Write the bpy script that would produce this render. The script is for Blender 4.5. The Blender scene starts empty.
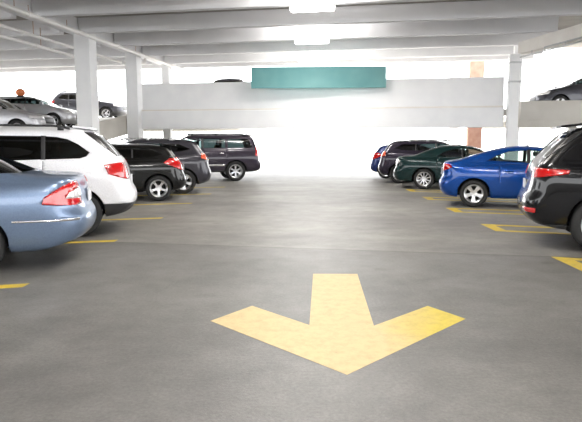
import bpy, bmesh, math, random
from mathutils import Vector, Matrix
random.seed(7)
PI = math.pi
SC = bpy.context.scene
COL = SC.collection

# ------------------------------------------------------------------ materials
def mat(name, color, rough=0.5, metal=0.0, coat=0.0, spec=0.5, emit=None, estr=0.0):
    m = bpy.data.materials.new(name); m.use_nodes = True
    b = m.node_tree.nodes['Principled BSDF']
    b.inputs['Base Color'].default_value = (*color, 1)
    b.inputs['Roughness'].default_value = rough
    b.inputs['Metallic'].default_value = metal
    b.inputs['Coat Weight'].default_value = coat
    b.inputs['Coat Roughness'].default_value = 0.03
    b.inputs['Specular IOR Level'].default_value = spec
    if emit:
        b.inputs['Emission Color'].default_value = (*emit, 1)
        b.inputs['Emission Strength'].default_value = estr
    return m

def noisy(name, c1, c2, scale=2.0, rough=0.7, detail=6, bump=0.0, metal=0.0, coat=0.0):
    m = mat(name, c1, rough, metal, coat)
    nt = m.node_tree; b = nt.nodes['Principled BSDF']
    tc = nt.nodes.new('ShaderNodeTexCoord'); n = nt.nodes.new('ShaderNodeTexNoise')
    n.inputs['Scale'].default_value = scale; n.inputs['Detail'].default_value = detail
    r = nt.nodes.new('ShaderNodeValToRGB')
    r.color_ramp.elements[0].position = 0.35; r.color_ramp.elements[1].position = 0.68
    r.color_ramp.elements[0].color = (*c1, 1); r.color_ramp.elements[1].color = (*c2, 1)
    nt.links.new(tc.outputs['Object'], n.inputs['Vector']); nt.links.new(n.outputs['Fac'], r.inputs['Fac'])
    nt.links.new(r.outputs['Color'], b.inputs['Base Color'])
    if bump:
        bp = nt.nodes.new('ShaderNodeBump'); bp.inputs['Strength'].default_value = bump; bp.inputs['Distance'].default_value = 0.02
        nt.links.new(n.outputs['Fac'], bp.inputs['Height']); nt.links.new(bp.outputs['Normal'], b.inputs['Normal'])
    return m

def paint(name, color, metal=0.5, rough=0.32):
    """car paint: a metallic base with fine flake mottling under a clear coat"""
    c2 = tuple(min(1, c*1.12) for c in color)
    m = noisy(name, color, c2, 60, rough, 2, 0, metal, .6)
    m.node_tree.nodes['Principled BSDF'].inputs['Specular IOR Level'].default_value = .12
    return m

def glass_mat(name, tint, refl=1.0):
    m = bpy.data.materials.new(name); m.use_nodes = True
    nt = m.node_tree; nt.nodes.clear()
    out = nt.nodes.new('ShaderNodeOutputMaterial'); mix = nt.nodes.new('ShaderNodeMixShader')
    tr = nt.nodes.new('ShaderNodeBsdfTransparent'); tr.inputs['Color'].default_value = (*tint, 1)
    gl = nt.nodes.new('ShaderNodeBsdfGlossy'); gl.inputs['Roughness'].default_value = 0.02
    gl.inputs['Color'].default_value = (refl, refl, refl, 1)
    fr = nt.nodes.new('ShaderNodeFresnel'); fr.inputs['IOR'].default_value = 1.5
    nt.links.new(fr.outputs[0], mix.inputs[0]); nt.links.new(tr.outputs[0], mix.inputs[1])
    nt.links.new(gl.outputs[0], mix.inputs[2]); nt.links.new(mix.outputs[0], out.inputs[0])
    return m

def floor_mat():
    m = mat('worn_concrete', (0.3, 0.3, 0.3), 0.5, spec=0.5)
    nt = m.node_tree; N = nt.nodes; L = nt.links; b = N['Principled BSDF']
    tc = N.new('ShaderNodeTexCoord')
    def noise(scale, detail, rough=0.6, stretch=None):
        n = N.new('ShaderNodeTexNoise'); n.inputs['Scale'].default_value = scale
        n.inputs['Detail'].default_value = detail; n.inputs['Roughness'].default_value = rough
        if stretch:
            mp = N.new('ShaderNodeMapping'); mp.inputs['Scale'].default_value = stretch
            mp.inputs['Rotation'].default_value = (0, 0, math.radians(8))
            L.new(tc.outputs['Object'], mp.inputs['Vector']); L.new(mp.outputs[0], n.inputs['Vector'])
        else: L.new(tc.outputs['Object'], n.inputs['Vector'])
        return n
    def ramp(src, p0, p1, c0, c1):
        r = N.new('ShaderNodeValToRGB'); e = r.color_ramp.elements
        e[0].position, e[1].position = p0, p1; e[0].color = (*c0, 1); e[1].color = (*c1, 1)
        L.new(src, r.inputs['Fac']); return r
    def mul(a, c, fac=1.0, mode='MULTIPLY'):
        x = N.new('ShaderNodeMix'); x.data_type = 'RGBA'; x.blend_type = mode
        x.inputs[0].default_value = fac
        L.new(a, x.inputs[6]); L.new(c, x.inputs[7]); return x.outputs[2]
    big = ramp(noise(0.28, 5, stretch=(1.0, 1.9, 1)).outputs[0], 0.33, 0.68, (0.128, 0.122, 0.113), (0.225, 0.215, 0.200))
    mid = ramp(noise(2.2, 8, 0.7).outputs[0], 0.3, 0.7, (0.76, 0.76, 0.76), (1.2, 1.2, 1.2))
    fine = ramp(noise(38, 4, 0.8).outputs[0], 0.3, 0.7, (0.74, 0.74, 0.74), (1.22, 1.22, 1.22))
    c = mul(mul(big.outputs[0], mid.outputs[0]), fine.outputs[0])
    # two pours: the nearer one is a darker concrete; a joint of dirt runs between them
    sep = N.new('ShaderNodeSeparateXYZ'); L.new(tc.outputs['Object'], sep.inputs[0])
    ma = N.new('ShaderNodeMath'); ma.operation = 'MULTIPLY_ADD'; ma.inputs[1].default_value = 0.148; ma.inputs[2].default_value = -7.78
    L.new(sep.outputs['X'], ma.inputs[0])
    ad = N.new('ShaderNodeMath'); ad.operation = 'ADD'; L.new(ma.outputs[0], ad.inputs[0]); L.new(sep.outputs['Y'], ad.inputs[1])
    wob = N.new('ShaderNodeMath'); wob.operation = 'MULTIPLY_ADD'; wob.inputs[1].default_value = 0.12
    L.new(noise(1.6, 3).outputs[0], wob.inputs[0]); L.new(ad.outputs[0], wob.inputs[2])
    pr = N.new('ShaderNodeMapRange'); pr.inputs[1].default_value = 0.0; pr.inputs[2].default_value = 0.1
    pr.inputs[3].default_value = 0.0; pr.inputs[4].default_value = 1.0; L.new(wob.outputs[0], pr.inputs[0])
    pour = ramp(pr.outputs[0], 0, 1, (0.86, 0.86, 0.86), (1.25, 1.24, 1.21))
    c = mul(c, pour.outputs[0])
    ab = N.new('ShaderNodeMath'); ab.operation = 'ABSOLUTE'; L.new(ad.outputs[0], ab.inputs[0])
    jn = ramp(ab.outputs[0], 0.012, 0.03, (0.55, 0.54, 0.52), (1, 1, 1))
    c = mul(c, jn.outputs[0])
    # oil spots
    v = N.new('ShaderNodeTexVoronoi'); v.inputs['Scale'].default_value = 0.9; L.new(tc.outputs['Object'], v.inputs['Vector'])
    sp = ramp(v.outputs['Distance'], 0.03, 0.10, (0.78, 0.77, 0.75), (1, 1, 1)); c = mul(c, sp.outputs[0])
    L.new(c, b.inputs['Base Color'])
    bp = N.new('ShaderNodeBump'); bp.inputs['Strength'].default_value = 0.25; bp.inputs['Distance'].default_value = 0.01
    L.new(fine.outputs[0], bp.inputs['Height']); L.new(bp.outputs[0], b.inputs['Normal'])
    return m

def worn_paint(name, c, worn, thr=0.5, fresh_x=None):
    m = mat(name, c, 0.6); nt = m.node_tree; N = nt.nodes; L = nt.links; b = N['Principled BSDF']
    tc = N.new('ShaderNodeTexCoord')
    n = N.new('ShaderNodeTexNoise'); n.inputs['Scale'].default_value = 1.1; n.inputs['Detail'].default_value = 5
    n2 = N.new('ShaderNodeTexNoise'); n2.inputs['Scale'].default_value = 9; n2.inputs['Detail'].default_value = 8; n2.inputs['Roughness'].default_value = 0.8
    for q in (n, n2): L.new(tc.outputs['Object'], q.inputs['Vector'])
    src = n.outputs[0]
    if fresh_x is not None:
        sp = N.new('ShaderNodeSeparateXYZ'); L.new(tc.outputs['Object'], sp.inputs[0])
        ab = N.new('ShaderNodeMath'); ab.operation = 'SUBTRACT'; L.new(sp.outputs['X'], ab.inputs[0]); ab.inputs[1].default_value = fresh_x
        a2 = N.new('ShaderNodeMath'); a2.operation = 'ABSOLUTE'; L.new(ab.outputs[0], a2.inputs[0])
        mm = N.new('ShaderNodeMath'); mm.operation = 'MULTIPLY_ADD'; L.new(a2.outputs[0], mm.inputs[0]); mm.inputs[1].default_value = .55
        ms = N.new('ShaderNodeMath'); ms.operation = 'MULTIPLY_ADD'; L.new(n.outputs[0], ms.inputs[0]); ms.inputs[1].default_value = .5; ms.inputs[2].default_value = -.1
        L.new(ms.outputs[0], mm.inputs[2]); src = mm.outputs[0]
    r = N.new('ShaderNodeValToRGB'); e = r.color_ramp.elements; e[0].position = thr-0.18; e[1].position = thr+0.12
    e[0].color = (*c, 1); e[1].color = (*worn, 1); L.new(src, r.inputs[0])
    r2 = N.new('ShaderNodeValToRGB'); e = r2.color_ramp.elements; e[0].position = 0.28; e[1].position = 0.55
    e[0].color = (0.70, 0.70, 0.72, 1); e[1].color = (1, 1, 1, 1); L.new(n2.outputs[0], r2.inputs[0])
    x = N.new('ShaderNodeMix'); x.data_type = 'RGBA'; x.blend_type = 'MULTIPLY'; x.inputs[0].default_value = 1
    L.new(r.outputs[0], x.inputs[6]); L.new(r2.outputs[0], x.inputs[7]); L.new(x.outputs[2], b.inputs['Base Color'])
    return m

M = dict(
    floor=floor_mat(),
    deck=noisy('deck_concrete', (0.42, 0.40, 0.37), (0.50, 0.48, 0.44), 1.2, 0.8),
    white=noisy('white_painted_concrete', (0.87, 0.87, 0.88), (0.92, 0.92, 0.92), 1.4, 0.75),
    ceil=noisy('pale_grey_painted_beam', (0.78, 0.78, 0.80), (0.86, 0.86, 0.88), 0.7, 0.7),
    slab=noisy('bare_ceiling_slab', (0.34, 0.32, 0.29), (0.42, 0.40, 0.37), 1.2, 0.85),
    cream=noisy('cream_painted_girder', (0.78, 0.74, 0.69), (0.85, 0.82, 0.77), 1.4, 0.75),
    beige=noisy('bare_beige_concrete', (0.50, 0.475, 0.43), (0.58, 0.555, 0.51), 0.9, 0.85),
    pipe=mat('white_pipe', (0.82, 0.80, 0.78), 0.4),
    rust=mat('rusty_hanger', (0.42, 0.24, 0.15), 0.8),
    brick=noisy('faded_brick_red', (0.34, 0.18, 0.13), (0.42, 0.25, 0.19), 3, 0.9),
    teal=noisy('teal_sign_face', (0.085, 0.265, 0.27), (0.16, 0.35, 0.35), 0.5, 0.55, 3),
    steel=mat('galvanised_steel', (0.5, 0.5, 0.5), 0.4, 0.9),
    yellow=worn_paint('yellow_line_paint', (0.66, 0.47, 0.035), (0.46, 0.36, 0.11), 0.66),
    arrow=worn_paint('faded_arrow_paint', (0.60, 0.46, 0.06), (0.63, 0.475, 0.235), 0.42, 1.25),
    lamp=mat('lamp_diffuser', (1, 1, 1), 0.4, emit=(1, 0.99, 0.97), estr=9.0),
    housing=mat('lamp_housing', (0.8, 0.8, 0.8), 0.4),
    rubber=mat('tire_rubber', (0.018, 0.018, 0.018), 0.75),
    alloy=mat('silver_alloy', (0.72, 0.72, 0.74), 0.28, 0.75),
    chrome=mat('chrome', (0.85, 0.85, 0.87), 0.08, 1.0),
    trim=mat('black_trim', (0.02, 0.02, 0.021), 0.45),
    liner=mat('wheel_well', (0.012, 0.012, 0.012), 0.9),
    seat=mat('dark_seat', (0.045, 0.045, 0.05), 0.8),
    seatgrey=mat('grey_seat', (0.18, 0.17, 0.16), 0.8),
    inner=mat('dark_cabin', (0.03, 0.03, 0.033), 0.85),
    red=mat('red_lens', (0.5, 0.006, 0.006), 0.15, coat=1.0),
    orange=mat('orange_red_lens', (0.70, 0.10, 0.04), 0.15, coat=1.0),
    clear=mat('clear_lens', (0.80, 0.78, 0.78), 0.12, 0.2, coat=1.0),
    glass=glass_mat('clear_glass', (0.62, 0.72, 0.70)),
    tint=glass_mat('tinted_glass', (0.10, 0.13, 0.13)),
    dark=glass_mat('privacy_glass', (0.035, 0.045, 0.045)),
    plate=mat('plate_white', (0.7, 0.7, 0.72), 0.4),
    blackglass=mat('black_gloss', (0.012, 0.012, 0.013), 0.1, coat=1.0),
    ball=mat('orange_beacon_shell', (0.75, 0.20, 0.06), 0.35),
)

# ------------------------------------------------------------------ helpers
def link(name, bm_or_me, m, parent=None, smooth=False, bevel=0.0):
    if isinstance(bm_or_me, bmesh.types.BMesh):
        me = bpy.data.meshes.new(name); bm_or_me.to_mesh(me); bm_or_me.free()
    else: me = bm_or_me
    for mm in (m if isinstance(m, (list, tuple)) else [m]): me.materials.append(mm)
    if smooth:
        for p in me.polygons: p.use_smooth = True
    o = bpy.data.objects.new(name, me); COL.objects.link(o)
    if parent is not None: o.parent = parent
    if bevel:
        b = o.modifiers.new('bevel', 'BEVEL'); b.width = bevel; b.segments = 2; b.limit_method = 'ANGLE'
    return o
def tag(o, label, cat, group=None):
    o['label'] = label; o['category'] = cat
    if group: o['group'] = group
    return o
def struct(o): o['kind'] = 'structure'; return o
def empty(name, loc, rz=0.0):
    o = bpy.data.objects.new(name, None); COL.objects.link(o); o.location = loc; o.rotation_euler = (0, 0, rz)
    o.empty_display_size = 0.3; return o
def add_box(bm, c, s, rz=0.0, mtx=None):
    r = bmesh.ops.create_cube(bm, size=1.0)
    T = Matrix.Translation(c) @ Matrix.Rotation(rz, 4, 'Z') @ Matrix.Diagonal((*s, 1))
    if mtx: T = mtx @ T
    bmesh.ops.transform(bm, matrix=T, verts=r['verts'])
def add_prism(bm, pts, z0, z1):
    """vertical prism over a ground polygon"""
    lo = [bm.verts.new((x, y, z0)) for x, y in pts]; hi = [bm.verts.new((x, y, z1)) for x, y in pts]
    n = len(pts); bm.faces.new(hi); bm.faces.new(lo[::-1])
    for i in range(n): bm.faces.new((lo[i], lo[(i+1) % n], hi[(i+1) % n], hi[i]))
    bmesh.ops.recalc_face_normals(bm, faces=bm.faces)
def add_tube(bm, a, b, r, n=14):
    a, b = Vector(a), Vector(b); d = b-a
    q = d.to_track_quat('Z', 'Y').to_matrix().to_4x4()
    res = bmesh.ops.create_cone(bm, cap_ends=True, segments=n, radius1=r, radius2=r, depth=d.length)
    bmesh.ops.transform(bm, matrix=Matrix.Translation((a+b)/2) @ q, verts=res['verts'])
def add_lathe(bm, prof, n=40):
    """profile (radius, y) revolved about the Y axis"""
    rings = [[bm.verts.new((r*math.cos(2*PI*i/n), y, r*math.sin(2*PI*i/n))) for i in range(n)] for r, y in prof]
    for k in range(len(prof)-1):
        for i in range(n):
            j = (i+1) % n; bm.faces.new((rings[k][i], rings[k][j], rings[k+1][j], rings[k+1][i]))
    bmesh.ops.recalc_face_normals(bm, faces=bm.faces)

# ------------------------------------------------------------------ cars
def car_rings(S):
    """list of closed rings (each a list of xyz) nested from the underside up to the roof"""
    L = S['L']; hw = S['W']/2; out = []
    for (xr, zr, fx, zf, wf, zsr, zsf, rr, rf, bow) in S['rings']:
        xf = L-fx; w = hw*wf; pts = []
        ryr = min(rr*1.0, w*0.85); ryf = min(rf*1.0, w*0.85)
        for k in (0, 0.5, 1.0):
            y = k*(w-ryr); pts.append((xr+bow*0.6*k*k, y, zr))
        for a in (30, 60):
            a = math.radians(a); t = a/(PI/2)
            pts.append((xr+bow*(0.6+0.4*t)+rr*(1-math.cos(a)), w-ryr+ryr*math.sin(a), zr+(zsr-zr)*t*t))
        x0 = xr+bow+rr; x1 = xf-bow-rf; n = 13
        for i in range(n+1):
            t = i/n; x = x0+(x1-x0)*t
            e = S.get('barrel', 0.035); u = (x-L*0.5)/(L*0.5)
            y = w*(1-e*abs(u)**2.6)
            pts.append((x, y, zsr+(zsf-zsr)*t))
        yl = pts[-1][1]
        for a in (60, 30):
            a = math.radians(a); t = a/(PI/2)
            pts.append((xf-bow*(0.6+0.4*t)-rf*(1-math.cos(a)), yl-ryf+ryf*math.sin(a), zf+(zsf-zf)*t*t))
        for k in (1.0, 0.5, 0):
            y = k*(yl-ryf); pts.append((xf-bow*0.6*k*k, y, zf))
        full = pts+[(x, -y, z) for x, y, z in pts[-2:0:-1]]
        out.append(full)
    return out

def car_skin(S, level=2):
    rings = car_rings(S); bm = bmesh.new()
    V = [[bm.verts.new(p) for p in r] for r in rings]
    n = len(V[0]); cr = bm.edges.layers.float.new('crease_edge')
    for k in range(len(V)-1):
        for i in range(n):
            j = (i+1) % n; bm.faces.new((V[k][i], V[k][j], V[k+1][j], V[k+1][i]))
    h = n//2                                             # close underside and roof with strips across the car
    for R, flip in ((V[0], True), (V[-1], False)):
        for i in range(h):
            a, b = R[i], R[i+1]; c, d = R[(n-i-1) % n], R[(n-i) % n]
            vs = []
            for v in (a, b, c, d):
                if v not in vs: vs.append(v)
            if len(vs) >= 3:
                try: bm.faces.new(vs[::-1] if flip else vs)
                except ValueError: pass
    bmesh.ops.recalc_face_normals(bm, faces=bm.faces)
    for k, c in S.get('crease', {}).items():
        for i in range(n):
            e = bm.edges.get((V[k][i], V[k][(i+1) % n]))
            if e: e[cr] = c
    me = bpy.data.meshes.new('tmp'); bm.to_mesh(me); bm.free()
    o = bpy.data.objects.new('tmp', me); COL.objects.link(o)
    sm = o.modifiers.new('s', 'SUBSURF'); sm.levels = level; sm.render_levels = level
    dg = bpy.context.evaluated_depsgraph_get(); dg.update()
    ev = bpy.data.meshes.new_from_object(o.evaluated_get(dg))
    b2 = bmesh.new(); b2.from_mesh(ev)
    bpy.data.objects.remove(o); bpy.data.meshes.remove(me); bpy.data.meshes.remove(ev)
    bmesh.ops.recalc_face_normals(b2, faces=b2.faces)
    return b2

def inside(p, poly):
    x, y = p; c = False; n = len(poly); j = n-1
    for i in range(n):
        xi, yi = poly[i]; xj, yj = poly[j]
        if (yi > y) != (yj > y) and x < (xj-xi)*(y-yi)/(yj-yi)+xi: c = not c
        j = i
    return c

def cut(bm, poly, axis='y', keep=lambda c, n: True, take=True):
    """scores the polygon into the skin (seen along the axis) and lifts the faces inside it off into a new bmesh"""
    ia, ib = (0, 2) if axis == 'y' else ((1, 2) if axis == 'x' else (0, 1))
    lo = (min(p[0] for p in poly)-.03, min(p[1] for p in poly)-.03); hi = (max(p[0] for p in poly)+.03, max(p[1] for p in poly)+.03)
    n = len(poly)
    for i in range(n):
        a, b = poly[i], poly[(i+1) % n]
        d = (b[0]-a[0], b[1]-a[1])
        if abs(d[0])+abs(d[1]) < 1e-6: continue
        fs = []
        for f in bm.faces:
            xs = [v.co[ia] for v in f.verts]; ys = [v.co[ib] for v in f.verts]
            if max(xs) < lo[0] or min(xs) > hi[0] or max(ys) < lo[1] or min(ys) > hi[1]: continue
            if keep(f.calc_center_median(), f.normal): fs.append(f)
        if not fs: break
        geom = list(fs)+list({e for f in fs for e in f.edges})+list({v for f in fs for v in f.verts})
        co = [0, 0, 0]; co[ia] = a[0]; co[ib] = a[1]; no = [0, 0, 0]; no[ia] = d[1]; no[ib] = -d[0]
        bmesh.ops.bisect_plane(bm, geom=geom, dist=1e-5, plane_co=co, plane_no=Vector(no).normalized())
    bm.normal_update()
    sel = []
    for f in bm.faces:
        c = f.calc_center_median()
        if inside((c[ia], c[ib]), poly) and keep(c, f.normal): sel.append(f)
    if not sel: return None
    nb = bmesh.new()
    if take:
        vm = {}
        for f in sel:
            vs = []
            for v in f.verts:
                if v not in vm: vm[v] = nb.verts.new(v.co)
                vs.append(vm[v])
            nb.faces.new(vs)
        nb.normal_update()
    bmesh.ops.delete(bm, geom=sel, context='FACES')
    return nb

def offset(bm, d, thick=0.006):
    bm.normal_update()
    for v in list(bm.verts): v.co += v.normal*d
    return bm

def circle(cx, cz, r, n=28, zmin=None):
    return [(cx+r*math.cos(2*PI*i/n), max(cz+r*math.sin(2*PI*i/n), zmin if zmin is not None else -9)) for i in range(n)]

WHEELS = {}
def make_wheel(R, w, spokes, style, rim_r):
    key = (R, w, spokes, style, rim_r)
    if key in WHEELS: return WHEELS[key]
    t = bmesh.new()                                       # outside of the wheel is -Y here
    add_lathe(t, [(rim_r-.01, w*.42), (rim_r+.015, w*.5), (R-.05, w*.52), (R-.012, w*.44), (R, w*.3), (R, -w*.3), (R-.012, -w*.44), (R-.05, -w*.52), (rim_r+.015, -w*.5), (rim_r-.01, -w*.42), (rim_r-.02, 0), (rim_r-.01, w*.42)], 44)
    r = bmesh.new()
    add_lathe(r, [(rim_r-.012, w*.4), (rim_r-.004, -w*.44), (rim_r-.014, -w*.49), (rim_r-.03, -w*.44), (rim_r-.045, -w*.2), (rim_r-.05, w*.4), (rim_r-.012, w*.4)], 44)
    add_lathe(r, [(0.001, -w*.34), (.05, -w*.36), (.075, -w*.30), (.085, -w*.1), (0.001, -w*.1)], 24)
    for k in range(spokes):
        a = 2*PI*k/spokes+PI/2
        wid0, wid1 = {'wide': (.055, .115), 'thin': (.030, .036), 'split': (.05, .02)}[style]
        pairs = [0] if style != 'split' else [-.13, .13]
        for da in pairs:
            b = bmesh.new(); rr = rim_r-.02
            vs = []
            for (rad, ww, y0, y1) in ((.05, wid0, -w*.36, -w*.22), (rr*.6, (wid0+wid1)/2*.9, -w*.40, -w*.26), (rr, wid1, -w*.44, -w*.30)):
                off = math.tan(da)*rad*(rad/rr)
                vs.append([b.verts.new((rad, y0, off-ww/2)), b.verts.new((rad, y0, off+ww/2)), b.verts.new((rad, y1, off+ww/2)), b.verts.new((rad, y1, off-ww/2))])
            for q in range(2):
                for i in range(4):
                    j = (i+1) % 4; b.faces.new((vs[q][i], vs[q][j], vs[q+1][j], vs[q+1][i]))
            b.faces.new(vs[0]); b.faces.new(vs[2][::-1]); bmesh.ops.recalc_face_normals(b, faces=b.faces)
            bmesh.ops.transform(b, matrix=Matrix.Rotation(a, 4, 'Y'), verts=b.verts)
            me = bpy.data.meshes.new('t'); b.to_mesh(me); b.free(); r.from_mesh(me); bpy.data.meshes.remove(me)
    d = bmesh.new()                                       # brake disc behind the spokes
    add_lathe(d, [(0.001, -w*.02), (rim_r*.72, -w*.02), (rim_r*.72, w*.05), (0.001, w*.05)], 32)
    tm, rm, dm = (bpy.data.meshes.new(q) for q in ('wheel', 'rim', 'brake_disc'))
    for b, m_, mt in ((t, tm, M['rubber']), (r, rm, M['alloy']), (d, dm, M['liner'])):
        b.to_mesh(m_); b.free(); m_.materials.append(mt)
        if m_ is not rm:
            for p in m_.polygons: p.use_smooth = True
    WHEELS[key] = (tm, rm, dm); return WHEELS[key]

def seat_mesh(width, x, y, z):
    b = bmesh.new()
    add_box(b, (x, y, z), (.5, width, .14)); 
    T = Matrix.Translation((x-.27, y, z+.30)) @ Matrix.Rotation(-.2, 4, 'Y')
    add_box(b, (0, 0, 0), (.13, width, .62), mtx=T)
    for yy in ([0] if width < .8 else [-width*.3, width*.3]):
        add_box(b, (0, yy, .40), (.09, .25, .17), mtx=T)
    bmesh.ops.bevel(b, geom=b.edges[:], offset=.035, segments=2, affect='EDGES')
    return b

def make_car(S, name, loc, heading, label, color_mat, cat='car', level=2, group=None, up=None):
    """loc = rear centre on the ground, heading = direction of travel in the XY plane"""
    L, W = S['L'], S['W']; hw = W/2
    root = empty(name, (loc[0]+heading[0]*L/2, loc[1]+heading[1]*L/2, loc[2] if len(loc) > 2 else .0025), math.atan2(heading[1], heading[0]))
    tag(root, label, cat, group)
    if up: root.rotation_euler[1] = up
    bm = car_skin(S, level)
    base = Matrix.Translation((-L/2, 0, 0))
    parts = []                                            # (name, bmesh, material, thickness, label)
    def side(poly, nm, m, off=-.004, th=.005, ymin=None, lab=None, xf=None, both=True):
        for s in (-1, 1):
            ym = hw*.35 if ymin is None else ymin
            nb = cut(bm, poly, 'y', lambda c, n: c.y*s > ym and abs(n.y) > .12 if xf is None else c.y*s > ym and xf(c, n))
            if nb: parts.append((nm, offset(nb, off), m, th, lab))
    R = S['R']; ax = S['ax']; wb = S['wb']; ar = S.get('arch', R+.055)
    for x in (ax, ax+wb):                                 # wheel arches open downwards
        poly = circle(x, R, ar, 30)
        poly = [p for p in poly if p[1] > R*.55]; poly = sorted(poly, key=lambda p: -p[0])
        poly = [(poly[0][0], -.1)]+poly+[(poly[-1][0], -.1)]
        for s in (-1, 1):
            nb = cut(bm, poly, 'y', lambda c, n: c.y*s > hw*.45, take=True)
            if nb: nb.free()
            if S.get('arch_trim'):
                o_ = circle(x, R, ar+.055, 30); o_ = [p for p in o_ if p[1] > R*.7]; o_ = sorted(o_, key=lambda p: -p[0])
                o_ = [(o_[0][0], S['zb']-.02)]+o_+[(o_[-1][0], S['zb']-.02)]
                nb = cut(bm, o_, 'y', lambda c, n: c.y*s > hw*.6)
                if nb: parts.append(('arch_trim', offset(nb, .006), M['trim'], .02, None))
    for poly, m in S['side_glass']: side(poly, 'side_window', M[m])
    for poly in S.get('pillars', []):
        cx_ = sum(p[0] for p in poly)/len(poly); cz_ = sum(p[1] for p in poly)/len(poly)
        poly = [(p[0]+(.012 if p[0] > cx_ else -.012), p[1]+(.004 if p[1] > cz_ else -.004)) for p in poly]
        side(poly, 'pillar_trim', M['trim'], .001, .01)
    for poly in S.get('seams', []): side(poly, 'door_seam', M['liner'], -.004, .004)
    for poly, nm, m, lab in S.get('side_panels', []): side(poly, nm, M[m], .008, .02, lab=lab, ymin=hw*.5, xf=lambda c, n: True)
    # lamps wrap from the side round the corner
    for poly, ymin, m in S['tail']:
        for s in (-1, 1):
            # score the inner edge as well
            fs = [f for f in bm.faces if f.calc_center_median().x < L*.2 and f.calc_center_median().y*s > 0]
            g = fs+list({e for f in fs for e in f.edges})+list({v for f in fs for v in f.verts})
            bmesh.ops.bisect_plane(bm, geom=g, dist=1e-5, plane_co=(0, ymin*s, 0), plane_no=(0, 1, 0))
            nb = cut(bm, poly, 'y', lambda c, n: c.y*s > ymin and c.x < L*.2)
            if nb: parts.append(('tail_light', offset(nb, .008), M[m], .02, None))
    for poly, ymin in S['head']:
        for s in (-1, 1):
            fs = [f for f in bm.faces if f.calc_center_median().x > L*.8 and f.calc_center_median().y*s > 0]
            g = fs+list({e for f in fs for e in f.edges})+list({v for f in fs for v in f.verts})
            bmesh.ops.bisect_plane(bm, geom=g, dist=1e-5, plane_co=(0, ymin*s, 0), plane_no=(0, 1, 0))
            nb = cut(bm, poly, 'y', lambda c, n: c.y*s > ymin and c.x > L*.8)
            if nb: parts.append(('headlight', offset(nb, .006), M['clear'], .02, None))
    poly, m = S['rear_glass']
    nb = cut(bm, poly, 'x', lambda c, n: c.x < L*.45 and n.x < -.05 and c.z > S['rgz'])
    if nb: parts.append(('rear_window', offset(nb, -.004), M[m], .005, None))
    poly = S['wind']
    nb = cut(bm, poly, 'x', lambda c, n: c.x > L*.5 and n.x > .05 and c.z > S['rgz']-.1)
    if nb: parts.append(('windshield', offset(nb, -.004), M['glass'], .005, None))
    for poly, nm, m in S.get('front_panels', []):
        nb = cut(bm, poly, 'x', lambda c, n: c.x > L*.85 and n.x > .3)
        if nb: parts.append((nm, offset(nb, .003), M[m], .015, None))
    for poly, nm, m in S.get('rear_panels', []):
        nb = cut(bm, poly, 'x', lambda c, n: c.x < L*.1 and n.x < -.3)
        if nb: parts.append((nm, offset(nb, .004), M[m], .015, None))
    if S.get('sill'):                                     # black plastic band along the bottom edge
        z = S['sill']; band = [(-.2, -.1), (L+.2, -.1), (L+.2, z), (-.2, z)]
        nb = cut(bm, band, 'y')
        if nb: parts.append(('lower_trim', offset(nb, .003), M['trim'], .015, None))
    bmesh.ops.transform(bm, matrix=base, verts=bm.verts)
    body = link('body', bm, [color_mat, M['inner']], root, True)
    so = body.modifiers.new('shell', 'SOLIDIFY'); so.thickness = .022; so.offset = -1; so.material_offset = 1; so.use_rim = True; so.material_offset_rim = 0
    for nm, b, m, th, lab in parts:
        bmesh.ops.transform(b, matrix=base, verts=b.verts)
        if m in (M['glass'], M['tint'], M['dark']):
            o = link(nm, b, m, root, True)
        else:
            o = link(nm, b, m, root, True)
            so = o.modifiers.new('t', 'SOLIDIFY'); so.thickness = th; so.offset = -1
        if lab: o['label'] = lab
    # wheels with liners
    tm, rm, dm = make_wheel(R, S.get('tw', .225), S['spokes'], S['style'], S['rim'])
    for x in (ax, ax+wb):
        for s in (-1, 1):
            y = s*(hw-S.get('tw', .225)/2-.035)
            w = bpy.data.objects.new('wheel', tm); COL.objects.link(w); w.parent = root
            w.location = (x-L/2, y, R); w.rotation_euler = (0, 0, 0 if s < 0 else PI)
            q = bpy.data.objects.new('rim', rm); COL.objects.link(q); q.parent = w
            q = bpy.data.objects.new('brake_disc', dm); COL.objects.link(q); q.parent = w
            lb = bmesh.new(); n = 20; r1 = ar+.004; y0, y1 = s*(hw-.05), s*(hw-.38); prev = None; inn = []
            z0 = max(S['zb']+.02, .2)
            for i in range(n+1):
                a = PI*i/n; px = x-L/2+r1*math.cos(a); pz = R+r1*math.sin(a)
                cur = (lb.verts.new((px, y0, pz)), lb.verts.new((px, y1, pz)))
                if prev: lb.faces.new((prev[0], cur[0], cur[1], prev[1]))
                inn.append(cur[1]); prev = cur
            lb.faces.new(inn)
            link('wheel_well', lb, M['liner'], root)
    # cabin
    sx = S['seat_x']; sz = S['seat_z']
    for s in (-1, 1):
        link('seat', seat_mesh(.5, sx[0]-L/2, s*.37, sz), M[S.get('seatm', 'seat')], root, True)
    link('rear_seat', seat_mesh(W*.66, sx[1]-L/2, 0, sz), M[S.get('seatm', 'seat')], root, True)
    db = bmesh.new(); add_box(db, (sx[0]+.95-L/2, 0, sz+.22), (.45, W*.74, .25)); bmesh.ops.bevel(db, geom=db.edges[:], offset=.06, segments=3, affect='EDGES')
    link('dashboard', db, M['inner'], root, True)
    fb = bmesh.new(); add_box(fb, (L*.5-L/2, 0, S['zb']+.1), (L*.55, W*.8, .03)); link('cabin_floor', fb, M['inner'], root)
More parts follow.
